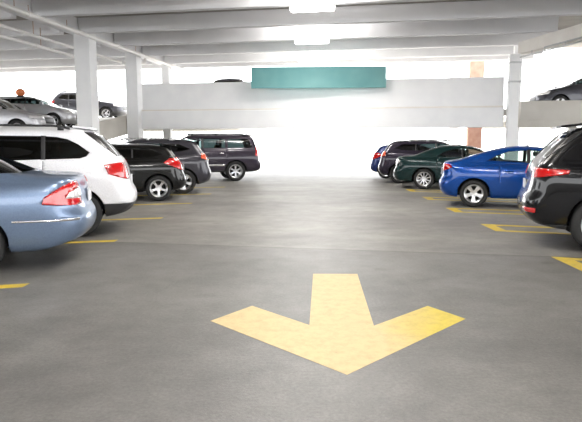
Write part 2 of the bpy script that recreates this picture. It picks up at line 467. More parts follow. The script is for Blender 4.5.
    # mirrors and handles
    for s in (-1, 1):
        mx, mz = S['mirror']
        mb = bmesh.new(); r_ = bmesh.ops.create_uvsphere(mb, u_segments=16, v_segments=10, radius=1)
        bmesh.ops.transform(mb, matrix=Matrix.Translation((mx-L/2, s*(hw+.06), mz)) @ Matrix.Diagonal((.08, .115, .075, 1)), verts=mb.verts)
        add_box(mb, (mx-L/2, s*(hw-.04), mz-.045), (.06, .12, .035))
        link('side_mirror', mb, color_mat, root, True)
        for hx, hz in S['handles']:
            hy = s*(hw*S.get('handle_w', .985))
            hb = bmesh.new(); add_box(hb, (hx-L/2, hy, hz), (.2, .045, .032)); bmesh.ops.bevel(hb, geom=hb.edges[:], offset=.014, segments=2, affect='EDGES')
            link('door_handle', hb, M[S['handle_m']] if S.get('handle_m') else color_mat, root, True)
    # roof rails / spoiler / plate / exhaust
    if S.get('rail'):
        x0, x1, zr0, zr1, ry, rm_ = S['rail']
        for s in (-1, 1):
            rb = bmesh.new(); pts = []
            n = 16
            for i in range(n+1):
                t = i/n; x = x0+(x1-x0)*t; z = zr0+(zr1-zr0)*t+.045*min(1, math.sin(PI*t)*4)
                pts.append((x-L/2, s*ry, z))
            for i in range(n): add_tube(rb, pts[i], pts[i+1], .017, 8)
            for t in (.12, .5, .88):
                p = pts[int(t*n)]; add_box(rb, (p[0], p[1], p[2]-.03), (.09, .035, .06))
            link('roof_rail', rb, M[rm_], root, True)
    if S.get('spoiler'):
        x0, x1, z0, z1, wy = S['spoiler']
        sb = bmesh.new(); add_prism(sb, [(x0-L/2+.04, -wy), (x1-L/2, -wy*1.02), (x1-L/2, wy*1.02), (x0-L/2+.04, wy), (x0-L/2, wy*.7), (x0-L/2, -wy*.7)], 0, .035)
        for v in sb.verts: v.co.z += z0+(z1-z0)*((v.co.x+L/2-x0)/(x1-x0))
        link('roof_spoiler', sb, color_mat, root, bevel=.012)
    px, pz = S['plate']
    pb = bmesh.new(); add_box(pb, (px-L/2, 0, pz), (.02, .32, .16)); link('licence_plate', pb, M['plate'], root, bevel=.005)
    if S.get('exhaust'):
        for y in S['exhaust'][1]:
            eb = bmesh.new(); z = S['exhaust'][0]; add_tube(eb, (.06-L/2, y, z), (.35-L/2, y, z), .038); link('exhaust_pipe', eb, M['chrome'], root, True)
    return root, body

# ring = (rear x, rear z, front inset, front z, half width factor, side z rear, side z front, rear corner r, front corner r, bow)
SEDAN = dict(L=4.82, W=1.84, H=1.46, ax=1.10, wb=2.85, R=.325, rim=.215, spokes=9, style='thin', zb=.22,
    rings=[(.45, .24, .5, .20, .66, .22, .22, .3, .3, .02),
           (.16, .24, .20, .20, .93, .21, .21, .30, .3, .05),
           (.05, .34, .06, .30, .985, .32, .32, .34, .42, .07),
           (.0, .50, .0, .48, 1.0, .50, .48, .36, .46, .07),
           (.02, .63, .03, .60, 1.005, .64, .62, .36, .48, .07),
           (.09, .70, .08, .68, 1.0, .76, .74, .34, .48, .07),
           (.10, .86, .22, .76, .985, .87, .83, .32, .46, .06),
           (.13, .99, .55, .86, .965, .955, .90, .28, .36, .05),
           (.20, 1.075, 1.0, .95, .93, 1.00, .95, .22, .3, .04),
           (.72, 1.105, 1.35, 1.02, .875, 1.03, .99, .18, .2, .03),
           (1.08, 1.27, 1.78, 1.24, .78, 1.20, 1.18, .2, .2, .04),
           (1.42, 1.40, 2.12, 1.385, .685, 1.345, 1.345, .22, .2, .05),
           (1.80, 1.45, 2.45, 1.44, .55, 1.425, 1.425, .2, .2, .04),
           (2.15, 1.46, 2.65, 1.455, .2, 1.455, 1.455, .05, .05, 0)],
    crease={8: .35, 9: .5},
    side_glass=[([(1.62, 1.07), (2.26, 1.055), (2.26, 1.33), (1.92, 1.31), (1.72, 1.21)], 'tint'), ([(2.32, 1.055), (3.3, 1.035), (3.02, 1.20), (2.75, 1.32), (2.32, 1.335)], 'glass')],
    pillars=[[(2.265, 1.055), (2.315, 1.055), (2.315, 1.335), (2.265, 1.33)]],
    seams=[[(1.50, 1.0), (1.508, 1.0), (1.508, .62), (1.50, .62)], [(2.288, 1.045), (2.296, 1.045), (2.296, .34), (2.288, .34)], [(3.35, 1.0), (3.358, 1.0), (3.358, .34), (3.35, .34)], [(1.62, 1.03), (3.4, 1.005), (3.4, .999), (1.62, 1.024)]],
    tail=[([(-.2, .80), (.40, .80), (.37, .88), (.20, 1.0), (-.2, 1.0)], .55, 'red')],
    head=[([(5.2, .58), (4.45, .66), (4.4, .76), (5.2, .70)], .45)],
    rear_glass=([(-.62, 1.13), (.62, 1.13), (.50, 1.385), (-.50, 1.385)], 'glass'), rgz=1.1,
    wind=[(-.68, 1.05), (.68, 1.05), (.55, 1.385), (-.55, 1.385)],
    front_panels=[([(-.38, .50), (.38, .50), (.42, .68), (-.42, .68)], 'grille', 'trim')],
    seat_x=(2.75, 1.85), seat_z=.55, mirror=(3.15, 1.04), handles=[(1.72, .86), (2.62, .85)], plate=(.08, .82))

def variant(base, **kw):
    d = dict(base); d.update(kw); return d
def scale_spec(base, sx=1.0, sz=1.0, sy=None, **kw):
    """the same shape language at another length and height"""
    d = dict(base); sp = lambda poly: [(x*sx, z*sz) for x, z in poly]
    d['L'] = base['L']*sx; d['ax'] = base['ax']*sx; d['wb'] = base['wb']*sx; d['zb'] = base['zb']*sz
    d['rings'] = [(a*sx, b*sz, c*sx, e*sz, f, g*sz, h*sz, i, j, k) for a, b, c, e, f, g, h, i, j, k in base['rings']]
    d['side_glass'] = [(sp(p), m) for p, m in base['side_glass']]
    d['pillars'] = [sp(p) for p in base.get('pillars', [])]; d['seams'] = [sp(p) for p in base.get('seams', [])]
    d['tail'] = [(sp(p), y, m) for p, y, m in base['tail']]; d['head'] = [(sp(p), y) for p, y in base['head']]
    pz = lambda poly: [(y, z*sz) for y, z in poly]
    d['rear_glass'] = (pz(base['rear_glass'][0]), base['rear_glass'][1]); d['wind'] = pz(base['wind']); d['rgz'] = base['rgz']*sz
    d['front_panels'] = [(pz(p), n, m) for p, n, m in base.get('front_panels', [])]
    d['rear_panels'] = [(pz(p), n, m) for p, n, m in base.get('rear_panels', [])]
    d['side_panels'] = [(sp(p), n, m, l) for p, n, m, l in base.get('side_panels', [])]
    d['seat_x'] = tuple(x*sx for x in base['seat_x']); d['seat_z'] = base['seat_z']*sz
    d['mirror'] = (base['mirror'][0]*sx, base['mirror'][1]*sz); d['handles'] = [(x*sx, z*sz) for x, z in base['handles']]
    d['plate'] = (base['plate'][0]*sx, base['plate'][1]*sz)
    if base.get('rail'):
        r = base['rail']; d['rail'] = (r[0]*sx, r[1]*sx, r[2]*sz, r[3]*sz, r[4], r[5])
    if base.get('spoiler'):
        r = base['spoiler']; d['spoiler'] = (r[0]*sx, r[1]*sx, r[2]*sz, r[3]*sz, r[4])
    if base.get('sill'): d['sill'] = base['sill']*sz
    d.update(kw); return d

SUV = dict(L=4.86, W=1.94, H=1.76, ax=.93, wb=2.93, R=.375, rim=.25, spokes=5, style='split', tw=.26, zb=.27,
    rings=[(.5, .30, .55, .26, .66, .28, .28, .3, .3, .02),
           (.20, .33, .25, .27, .92, .28, .28, .28, .3, .05),
           (.06, .42, .08, .36, .975, .38, .38, .32, .40, .07),
           (.0, .56, .0, .54, .995, .55, .54, .33, .42, .07),
           (.02, .70, .02, .70, 1.0, .72, .70, .33, .44, .07),
           (.09, .78, .05, .82, 1.0, .86, .84, .30, .44, .06),
           (.12, .98, .12, .95, .99, 1.00, .94, .28, .42, .05),
           (.16, 1.12, .45, 1.04, .97, 1.11, 1.03, .25, .34, .05),
           (.20, 1.20, 1.0, 1.10, .94, 1.17, 1.09, .22, .25, .05),
           (.30, 1.32, 1.35, 1.18, .90, 1.24, 1.16, .20, .2, .05),
           (.46, 1.50, 1.75, 1.42, .835, 1.43, 1.38, .2, .2, .05),
           (.62, 1.665, 2.12, 1.63, .77, 1.61, 1.585, .2, .2, .05),
           (.95, 1.735, 2.5, 1.735, .64, 1.70, 1.70, .22, .2, .04),
           (1.6, 1.765, 2.8, 1.76, .25, 1.76, 1.76, .05, .05, 0)],
    crease={8: .3},
    side_glass=[([(.71, 1.33), (.76, 1.27), (.86, 1.238), (1.36, 1.225), (1.36, 1.585), (1.20, 1.575), (1.04, 1.54), (.88, 1.46)], 'dark'), ([(1.42, 1.225), (2.28, 1.205), (2.28, 1.595), (1.42, 1.588)], 'dark'), ([(2.36, 1.205), (3.46, 1.17), (3.10, 1.38), (2.84, 1.555), (2.36, 1.595)], 'tint')],
    pillars=[[(1.365, 1.225), (1.415, 1.225), (1.415, 1.588), (1.365, 1.585)], [(2.285, 1.205), (2.355, 1.205), (2.355, 1.595), (2.285, 1.595)]],
    seams=[[(1.39, 1.2), (1.398, 1.2), (1.398, .80), (1.39, .80)], [(2.31, 1.19), (2.318, 1.19), (2.318, .4), (2.31, .4)]],
    tail=[([(-.2, .90), (.16, .90), (.44, .99), (.50, 1.13), (.30, 1.17), (-.2, 1.20)], .55, 'red')],
    head=[([(5.2, .78), (4.4, .82), (4.35, .93), (5.2, .93)], .45)],
    rear_glass=([(-.68, 1.27), (.68, 1.27), (.60, 1.60), (-.60, 1.60)], 'dark'), rgz=1.22,
    wind=[(-.74, 1.24), (.74, 1.24), (.62, 1.64), (-.62, 1.64)],
    front_panels=[([(-.40, .62), (.40, .62), (.42, .88), (-.42, .88)], 'grille', 'trim')],
    side_panels=[([(.20, 1.27), (.31, 1.27), (.80, 1.655), (.50, 1.655)], 'rear_window_edge', 'blackglass', 'black glossy edge of the tailgate glass')],
    sill=.52, seat_x=(2.75, 1.85), seat_z=.72, mirror=(3.25, 1.22), handles=[(1.55, 1.02), (2.52, 1.0)], plate=(.10, .86),
    rail=(1.0, 3.2, 1.70, 1.71, .70, 'trim'), spoiler=(.66, .98, 1.69, 1.725, .55))

TAHOE = scale_spec(SUV, 1.0, 1.0, L=5.14, W=2.02, ax=1.10, wb=2.95, R=.40, rim=.28, spokes=6, style='split', tw=.27, zb=.33,
    rings=[(.5, .36, .55, .32, .66, .36, .36, .3, .3, .02),
           (.12, .40, .22, .34, .94, .36, .36, .20, .3, .03),
           (.02, .48, .06, .42, .985, .44, .44, .20, .34, .04),
           (.0, .62, .0, .58, 1.0, .60, .58, .20, .36, .04),
           (.02, .74, .02, .74, 1.0, .76, .74, .20, .36, .04),
           (.10, .80, .03, .88, 1.0, .90, .88, .17, .36, .04),
           (.12, 1.00, .06, 1.02, .99, 1.04, 1.02, .16, .34, .04),
           (.13, 1.14, .22, 1.14, .975, 1.16, 1.13, .15, .30, .04),
           (.15, 1.24, .9, 1.20, .955, 1.25, 1.20, .15, .22, .04),
           (.19, 1.36, 1.42, 1.28, .925, 1.31, 1.27, .15, .18, .04),
           (.26, 1.60, 1.74, 1.52, .875, 1.55, 1.52, .15, .18, .04),
           (.34, 1.80, 2.02, 1.76, .82, 1.74, 1.73, .16, .18, .04),
           (.55, 1.88, 2.35, 1.87, .70, 1.845, 1.84, .2, .2, .04),
           (1.2, 1.905, 2.7, 1.90, .25, 1.90, 1.90, .05, .05, 0)],
    side_glass=[([(.40, 1.34), (1.40, 1.33), (1.40, 1.70), (.56, 1.69)], 'tint'), ([(1.50, 1.33), (2.36, 1.32), (2.36, 1.71), (1.50, 1.705)], 'tint'), ([(2.46, 1.32), (3.62, 1.29), (3.30, 1.56), (3.14, 1.69), (2.46, 1.71)], 'glass')],
    pillars=[[(2.365, 1.32), (2.455, 1.32), (2.455, 1.71), (2.365, 1.71)]],
    seams=[[(1.45, 1.3), (1.458, 1.3), (1.458, .95), (1.45, .95)], [(2.41, 1.29), (2.418, 1.29), (2.418, .5), (2.41, .5)]],
    tail=[([(-.2, 1.0), (.30, 1.0), (.26, 1.38), (.24, 1.45), (-.2, 1.45)], .80, 'red')],
    head=[([(5.4, .88), (4.85, .88), (4.82, 1.05), (5.4, 1.05)], .5)],
    rear_glass=([(-.74, 1.34), (.74, 1.34), (.68, 1.74), (-.68, 1.74)], 'dark'), rgz=1.3,
    wind=[(-.8, 1.34), (.8, 1.34), (.7, 1.77), (-.7, 1.77)],
    front_panels=[([(-.5, .72), (.5, .72), (.5, 1.02), (-.5, 1.02)], 'grille', 'chrome')],
    side_panels=[([(1.55, .62), (3.5, .62), (3.5, .68), (1.55, .68)], 'side_moulding', 'chrome', 'chrome strip along the lower doors')],
    sill=.44, seat_x=(2.95, 2.0), seat_z=.85, mirror=(3.42, 1.33), handles=[(1.66, 1.12), (2.62, 1.11)], handle_m='chrome', plate=(.11, .98),
    rail=(.6, 3.1, 1.845, 1.845, .76, 'trim'), spoiler=(.30, .6, 1.815, 1.865, .66))

HATCH = dict(L=4.36, W=1.80, H=1.50, ax=.80, wb=2.62, R=.33, rim=.235, spokes=5, style='split', zb=.22,
    rings=[(.4, .26, .5, .22, .66, .24, .24, .3, .3, .02),
           (.16, .28, .20, .22, .93, .23, .23, .30, .3, .05),
           (.04, .38, .06, .32, .985, .34, .34, .34, .40, .07),
           (.0, .52, .0, .50, 1.0, .52, .50, .36, .44, .08),
           (.03, .64, .02, .62, 1.0, .66, .64, .36, .46, .08),
           (.09, .72, .07, .72, 1.0, .79, .77, .33, .46, .07),
           (.12, .86, .22, .82, .99, .91, .86, .30, .44, .06),
           (.16, .98, .5, .91, .97, 1.00, .93, .28, .34, .06),
           (.20, 1.05, .85, .97, .94, 1.05, .98, .25, .28, .06),
           (.27, 1.14, 1.15, 1.04, .895, 1.10, 1.03, .24, .2, .06),
           (.36, 1.28, 1.55, 1.24, .81, 1.24, 1.20, .24, .2, .06),
           (.46, 1.41, 1.92, 1.40, .73, 1.385, 1.37, .22, .2, .05),
           (.82, 1.465, 2.3, 1.475, .60, 1.455, 1.45, .2, .2, .04),
           (1.6, 1.495, 2.5, 1.495, .2, 1.49, 1.49, .05, .05, 0)],
    crease={8: .3, 9: .3},
    side_glass=[([(.68, 1.20), (.95, 1.13), (1.42, 1.12), (1.42, 1.34), (.98, 1.33)], 'dark'), ([(1.46, 1.12), (2.10, 1.095), (2.10, 1.36), (1.46, 1.335)], 'tint'), ([(2.17, 1.095), (3.12, 1.07), (2.85, 1.22), (2.58, 1.345), (2.17, 1.36)], 'tint')],
    pillars=[[(1.422, 1.12), (1.458, 1.12), (1.458, 1.335), (1.422, 1.33)], [(2.105, 1.095), (2.165, 1.095), (2.165, 1.36), (2.105, 1.36)]],
    seams=[[(2.13, 1.08), (2.138, 1.08), (2.138, .36), (2.13, .36)]],
    tail=[([(-.2, .80), (.20, .80), (.66, .99), (.52, 1.10), (.1, 1.14), (-.2, 1.12)], .50, 'red')],
    head=[([(5, .60), (3.95, .70), (3.85, .82), (5, .78)], .45)],
    rear_glass=([(-.56, 1.10), (.56, 1.10), (.50, 1.36), (-.50, 1.36)], 'dark'), rgz=1.07,
    wind=[(-.66, 1.10), (.66, 1.10), (.56, 1.40), (-.56, 1.40)],
    front_panels=[([(-.38, .42), (.38, .42), (.40, .60), (-.40, .60)], 'grille', 'trim')],
    seat_x=(2.5, 1.65), seat_z=.55, mirror=(2.98, 1.10), handles=[(1.58, .95), (2.4, .92)], plate=(.10, .84),
    spoiler=(.30, .72, 1.415, 1.46, .52))

XOVER = scale_spec(HATCH, 1.05, 1.11, W=1.87, R=.36, rim=.245, ax=.92, wb=2.7, zb=.26, spokes=5, style='wide', sill=.36,
    rail=(1.15, 2.7, 1.595, 1.60, .62, 'steel'))
XOVER['tail'] = [([(-.2, .98), (.14, .98), (.40, 1.06), (.38, 1.20), (-.2, 1.20)], .5, 'orange')]

RRS = variant(SUV, L=4.86, W=1.98, ax=1.03, wb=2.92, R=.385, rim=.27, zb=.28, spokes=5, style='split', sill=.36,
    tail=[([(-.2, 1.0), (.18, 1.0), (.58, 1.06), (.60, 1.11), (-.2, 1.16)], .55, 'red'), ([(-.2, .52), (.20, .52), (.20, .58), (-.2, .58)], .6, 'red')],
    side_glass=[([(.74, 1.30), (.80, 1.245), (1.42, 1.235), (1.42, 1.57), (1.10, 1.56), (.98, 1.52)], 'dark'), ([(1.46, 1.235), (2.28, 1.22), (2.28, 1.59), (1.46, 1.575)], 'dark'), ([(2.36, 1.215), (3.46, 1.19), (3.12, 1.38), (2.84, 1.555), (2.36, 1.595)], 'tint')],
    pillars=[[(1.425, 1.235), (1.455, 1.235), (1.455, 1.575), (1.425, 1.57)], [(2.285, 1.215), (2.355, 1.215), (2.355, 1.595), (2.285, 1.595)]],
    rail=None, spoiler=(.46, .90, 1.68, 1.725, .60))

CIVIC = scale_spec(SEDAN, 4.53/4.82, 1.435/1.46, W=1.76, R=.318, rim=.222, ax=.86, wb=2.67, spokes=5, style='wide', seatm='seatgrey')
CIVIC['rings'] = [list(r) for r in CIVIC['rings']]
for i, (xr, zr) in {8: (.15, 1.06), 9: (.46, 1.10), 10: (.88, 1.25), 11: (1.35, 1.385), 12: (1.75, 1.43), 7: (.10, .98)}.items():
    CIVIC['rings'][i][0], CIVIC['rings'][i][1] = xr, zr
CIVIC['rings'] = [tuple(r) for r in CIVIC['rings']]
CIVIC['side_glass'] = [([(1.14, 1.09), (1.98, 1.05), (1.98, 1.335), (1.60, 1.31), (1.34, 1.21)], 'glass'), ([(2.06, 1.045), (3.02, 1.01), (2.82, 1.15), (2.55, 1.305), (2.06, 1.34)], 'glass')]
CIVIC['pillars'] = [[(1.985, 1.045), (2.055, 1.045), (2.055, 1.34), (1.985, 1.335)]]
CIVIC['tail'] = [([(-.2, .82), (.12, .82), (.36, .93), (.30, 1.0), (-.2, 1.03)], .48, 'red')]
CIVIC['rear_glass'] = ([(-.55, 1.13), (.55, 1.13), (.48, 1.36), (-.48, 1.36)], 'glass')
GREEN = scale_spec(SEDAN, 1.0, 1.0, W=1.84, spokes=10, style='thin', R=.335, rim=.245, seatm='seatgrey')
GREEN['side_glass'] = [([(1.52, 1.09), (2.26, 1.055), (2.26, 1.335), (1.95, 1.315), (1.68, 1.21)], 'glass'), ([(2.32, 1.055), (3.3, 1.035), (3.02, 1.20), (2.75, 1.32), (2.32, 1.335)], 'glass')]
GREEN['tail'] = [([(-.2, .76), (.16, .76), (.30, .90), (.24, 1.0), (-.2, 1.0)], .5, 'clear'), ([(-.2, .84), (.12, .84), (.16, .97), (-.2, .97)], .6, 'red')]

A = math.radians(17)
HL = (-math.cos(A), -math.sin(A)); HR = (math.cos(A), -math.sin(A))
P = dict(
    merc=paint('silver_blue_paint', (0.165, 0.222, 0.325), 0.6, .3), white=paint('white_car_paint', (0.78, 0.78, 0.80), 0.0, .3),
    black=paint('black_car_paint', (0.006, 0.006, 0.006), 0.0, .25), grey=paint('graphite_car_paint', (0.040, 0.038, 0.046), 0.3, .3),
    tahoe=paint('dark_plum_grey_paint', (0.035, 0.028, 0.040), 0.3, .3), rr=paint('gloss_black_paint', (0.004, 0.004, 0.005), 0.0, .22),
    civic=paint('bright_blue_paint', (0.003, 0.050, 0.25), 0.35, .28), green=paint('dark_green_paint', (0.005, 0.022, 0.022), 0.2, .28),
    plum=paint('dark_aubergine_paint', (0.028, 0.022, 0.036), 0.3, .3), navy=paint('navy_blue_paint', (0.02, 0.035, 0.13), 0.3, .3),
    silver=paint('silver_paint', (0.50, 0.50, 0.52), 0.6, .35), dgrey=paint('dark_grey_paint', (0.05, 0.05, 0.06), 0.4, .35))

# Mercedes-like sedan: red lamp with a clear island, chrome strip, silver bumper corner catches the light
MERC = variant(SEDAN, seatm='seatgrey', ax=1.26)
MERC['rear_glass'] = ([(-.74, 1.13), (.74, 1.13), (.60, 1.385), (-.60, 1.385)], 'glass')
MERC['tail'] = [([(-.2, .83), (.28, .83), (.24, .90), (.14, .95), (-.2, .96)], .56, 'clear'), ([(-.2, .75), (.22, .75), (.52, .775), (.50, .85), (.30, .98), (.18, 1.03), (-.2, 1.06)], .56, 'red')]
MERC['rings'] = [(a, {0: .31, 1: .31, 2: .38}.get(i, b), *q) for i, (a, b, *q) in enumerate(SEDAN['rings'])]
MERC['side_panels'] = [([(.14, .575), (.84, .575), (.84, .60), (.14, .60)], 'bumper_strip', 'chrome', 'chrome strip on the bumper')]

cars = []
cars.append(make_car(MERC, 'sedan', (-2.80, 7.22), HL, 'silver-blue sedan with red and clear tail lamps, nearest car on the left', P['merc']))
cars.append(make_car(SUV, 'sport_utility_vehicle', (-3.03, 9.75), HL, 'white sport utility vehicle with black roof rails, between silver-blue sedan and black hatchback', P['white']))
cars.append(make_car(HATCH, 'hatchback', (-3.40, 15.4), HL, 'glossy black hatchback with large red tail lamps, just past the white vehicle', P['black']))
cars.append(make_car(XOVER, 'crossover', (-3.12, 17.6), HL, 'graphite crossover with orange-red tail lamp, between black hatchback and big dark plum vehicle', P['grey']))
cars.append(make_car(TAHOE, 'sport_utility_vehicle', (-2.22, 23.75), HL, 'large dark plum-grey sport utility vehicle with long windows, farthest car on the left', P['tahoe']))
cars.append(make_car(RRS, 'sport_utility_vehicle', (3.18, 8.70), HR, 'glossy black sport utility vehicle with roof spoiler, nearest car on the right', P['rr']))
cars.append(make_car(CIVIC, 'sedan', (3.24, 14.22), HR, 'bright blue sedan with five-spoke silver rims, right of the dark green sedan', P['civic']))
cars.append(make_car(GREEN, 'sedan', (2.95, 19.75), HR, 'dark green sedan with many-spoked silver rims, left of the bright blue sedan', P['green']))
cars.append(make_car(XOVER, 'crossover', (2.75, 22.5), HR, 'dark aubergine crossover parked just behind the dark green sedan', P['plum']))
cars.append(make_car(variant(HATCH), 'hatchback', (2.75, 25.5), HR, 'navy blue car, only its rear edge showing past the aubergine crossover', P['navy']))

# ------------------------------------------------------------------ building (its grid is turned 8 degrees from the aisle)
TH = math.radians(8.1)
def G(u, v): return (u*math.cos(TH)+v*math.sin(TH), -u*math.sin(TH)+v*math.cos(TH))
def quad(u0, u1, v0, v1): return [G(u0, v0), G(u1, v0), G(u1, v1), G(u0, v1)]
def block(name, u0, u1, v0, v1, z0, z1, m, parent=None, bevel=0.0):
    b = bmesh.new(); add_prism(b, quad(u0, u1, v0, v1), z0, z1); return link(name, b, m, parent, bevel=bevel)

b = bmesh.new(); add_prism(b, [(-60, -30), (60, -30), (60, 32), (-60, 32)], -.3, 0.0); struct(link('floor', b, M['floor']))
b = bmesh.new(); add_prism(b, [(-90, 32), (90, 32), (90, 150), (-90, 150)], -.3, 0.0)
struct(link('trim_1', b, M['deck']))
ZB = 5.75
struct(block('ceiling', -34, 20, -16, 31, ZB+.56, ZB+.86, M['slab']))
GA, GB = (8.75, 24.6), (12.6, 8.0)                        # line of the skewed girder on the right
def girder_u(v):
    # where the row v meets the girder line
    gx, gy = GB[0]-GA[0], GB[1]-GA[1]
    u0 = GA[0]*math.cos(TH)-GA[1]*math.sin(TH); v0 = GA[0]*math.sin(TH)+GA[1]*math.cos(TH)
    u1 = GB[0]*math.cos(TH)-GB[1]*math.sin(TH); v1 = GB[0]*math.sin(TH)+GB[1]*math.cos(TH)
    return u0+(u1-u0)*(v-v0)/(v1-v0)
k = 0
rows = [17.8-2.85*i for i in range(11, 0, -1)]+[17.8, 20.65, 23.5, 26.3, 29.0, 30.7]
def tee(u0, u1, v):
    b = bmesh.new(); h = .555
    # tapered stem: narrow foot, wider top
    for (ua, ub) in ((u0, u1),):
        prof = [(v-.13, ZB), (v+.13, ZB), (v+.20, ZB+h), (v-.20, ZB+h)]
        A_ = [b.verts.new((*G(ua, q), z)) for q, z in prof]; B_ = [b.verts.new((*G(ub, q), z)) for q, z in prof]
        b.faces.new(A_); b.faces.new(B_[::-1])
        for i in range(4): b.faces.new((A_[i], A_[(i+1) % 4], B_[(i+1) % 4], B_[i]))
    bmesh.ops.recalc_face_normals(b, faces=b.faces); return b
struct(block('wall_sky_block', -34, 20, -16.4, -16, 0, 3.2, M['beige']))  # unseen low wall, added to keep sky reflections off the dark car paint
n = 2
for v in rows:
    ur = min(girder_u(v)+.15, 19.5) if v > 18.5 else 19.5
    if v > 25: ur = 7.0
    struct(link('trim_%d' % n, tee(-11.95, ur, v), M['ceil'], bevel=.015)); n += 1
    struct(link('trim_%d' % n, tee(-33, -12.75, v), M['ceil'], bevel=.015)); n += 1
struct(block('trim_%d' % n, -12.7, -12.0, -16, 31, ZB+.1, ZB+.56, M['ceil'])); n += 1
# right girder
dx, dy = GB[0]-GA[0], GB[1]-GA[1]; ln = math.hypot(dx, dy); nx, ny = -dy/ln, dx/ln
w_ = .42
b = bmesh.new(); add_prism(b, [(GA[0]-nx*0, GA[1]), (GB[0], GB[1]), (GB[0]+nx*w_, GB[1]+ny*w_), (GA[0]+nx*w_, GA[1]+ny*w_)], ZB-.5, ZB-.003)
struct(link('trim_%d' % n, b, M['cream'], bevel=.02)); n += 1

def column(c, w, d, h, label, m='white', rz=-TH, name='column', z0=0):
    b = bmesh.new(); add_box(b, (0, 0, h/2), (w, d, h))
    o = link(name, b, M[m], bevel=.03); o.location = (c[0], c[1], z0); o.rotation_euler = (0, 0, rz)
    return tag(o, label, 'column')
C1 = column((-8.92, 22.5), .66, .58, ZB+.09, 'square white column nearest on the left, behind the white vehicle')
C2 = column((-8.50, 27.25), .60, .56, ZB+.09, 'square white column at the left end of the white bridge parapet')
C3 = column((-7.85, 31.0), .44, .44, ZB+.09, 'farthest white column on the left, rising behind the bridge parapet')
C4 = column((8.62, 24.55), .42, .42, ZB-.5, 'slim white column at the right end of the white bridge parapet')
C5 = column((10.03, 20.4), .50, .50, ZB-.5, 'white column at the right edge of the picture')
C6 = column((9.20, 25.8), .34, .34, ZB+.9, 'white post standing just behind the slim right column')
C7 = column((9.75, 34.0), .80, .70, 6.6, 'brick-red column seen above and below the bridge parapet', 'brick', name='brick_column')
C8 = column((8.9, 35.5), .60, .60, 6.0, 'pale column beside the brick-red column')
# clamps round the slim right column
b = bmesh.new()
for z in (4.9, 4.1): add_box(b, (0, 0, z), (.5, .5, .07))
cl = link('pipe_clamp', b, M['steel'], C4)

# bridge parapet: panel over a deeper ledge beam
root = empty('bridge_parapet', (*G(-3.53, 25.6), 0), -TH); tag(root, 'long white bridge parapet crossing over the aisle behind the teal sign', 'parapet')
b = bmesh.new(); add_box(b, (0, .10, 3.74), (16.5, .16, 1.22)); link('upper_panel', b, M['white'], root, bevel=.015)
b = bmesh.new(); add_box(b, (0, .02, 2.63), (16.5, .36, .84)); link('ledge_beam', b, M['white'], root, bevel=.02)
b = bmesh.new(); add_box(b, (0, .06, 3.09), (16.5, .26, .07)); link('coping_strip', b, M['cream'], root, bevel=.01)
struct(block('trim_%d' % n, -11.75, 4.9, 25.85, 31.5, 2.72, 3.0, M['deck'])); n += 1
# ramp rising along the left columns to the upper deck, with its beige edge wall
struct(block('trim_%d' % n, -45, -11.75, 31.7, 50, 2.7, 2.98, M['deck'])); n += 1
def ramp_z(v): return max(0.0, 2.98-.16*(29.5-v)) if v < 29.5 else 2.98
def ramp_slab(name, u0, u1, vs_, up, dn, m):
    b = bmesh.new(); prev = None; rows_ = []
    for v in vs_:
        z = ramp_z(v); rows_.append([b.verts.new((*G(u0, v), z+up)), b.verts.new((*G(u1, v), z+up)), b.verts.new((*G(u1, v), max(0, z-dn))), b.verts.new((*G(u0, v), max(0, z-dn)))])
    b.faces.new(rows_[0][::-1]); b.faces.new(rows_[-1])
    for a_, c_ in zip(rows_, rows_[1:]):
        for i in range(4): b.faces.new((a_[i], a_[(i+1) % 4], c_[(i+1) % 4], c_[i]))
    bmesh.ops.recalc_face_normals(b, faces=b.faces); return link(name, b, m)
struct(ramp_slab('trim_%d' % n, -45, -12.85, (12.5, 29.5, 31.7), 0, .25, M['deck'])); n += 1
o = ramp_slab('ramp_edge_wall', -12.82, -12.62, (12.5, 29.5, 33.0), .50, .45, M['beige'])
tag(o, 'sloping beige concrete edge wall of the ramp, between the two near left columns', 'wall')
# right upper deck
struct(block('trim_%d' % n, 5.75, 40, 26.2, 42, 2.62, 2.92, M['deck'])); n += 1
b = bmesh.new(); add_prism(b, [(9.02, 24.66), (24, 22.4), (24, 22.7), (9.02, 24.96)], 2.48, 3.32)
add_prism(b, [(9.0, 24.62), (24, 22.36), (24, 22.74), (9.0, 24.98)], 2.22, 2.48)
o = link('deck_edge_wall', b, M['beige'], bevel=.015); tag(o, 'beige concrete edge wall right of the slim column, with a dark car above', 'wall')
# brackets supporting the far corners of the decks
for (c, lab) in (((-20, 38), 'white post under the left upper deck near its middle'), ((15.5, 34), 'white post under the right upper deck')):
    column(c, .5, .5, 2.7, lab)

# ------------------------------------------------------------------ pipes under the ceiling on the left
def pipe(u, z, v0, v1, r, label, hang=()):
    root = empty('overhead_pipe', (*G(u, v0), z), 0); tag(root, label, 'pipe')
    a = Vector((*G(u, v0), z))-root.location; e = Vector((*G(u, v1), z))-root.location
    b = bmesh.new(); add_tube(b, a, e, r, 20)
    for i in range(1, int((v1-v0)/3)):
        p = a.lerp(e, i*3/(v1-v0)); d = (e-a).normalized(); add_tube(b, p-d*.08, p+d*.08, r*1.22, 20)
    link('pipe', b, M['pipe'], root, False)
    for v in hang:
        b = bmesh.new(); p = Vector((*G(u, v), z))-root.location
        add_tube(b, p+Vector((0, 0, r)), p+Vector((0, 0, ZB+.2-z)), .012, 8)
        add_lathe_pos = None
        link('hanger_rod', b, M['rust'], root)
    return root
pipe(-11.65, 5.66, 2, 33, .085, 'thick white pipe nearest the aisle, running along the column tops', (13, 16.3, 17.0, 19.2, 24.8))
pipe(-13.0, 5.44, 2, 26, .06, 'upper of the two thin white pipes left of the near column', (15.5, 19.2, 22))
pipe(-13.45, 5.22, 2, 24.5, .07, 'lower of the two thin white pipes left of the near column', (16.4, 20.3))
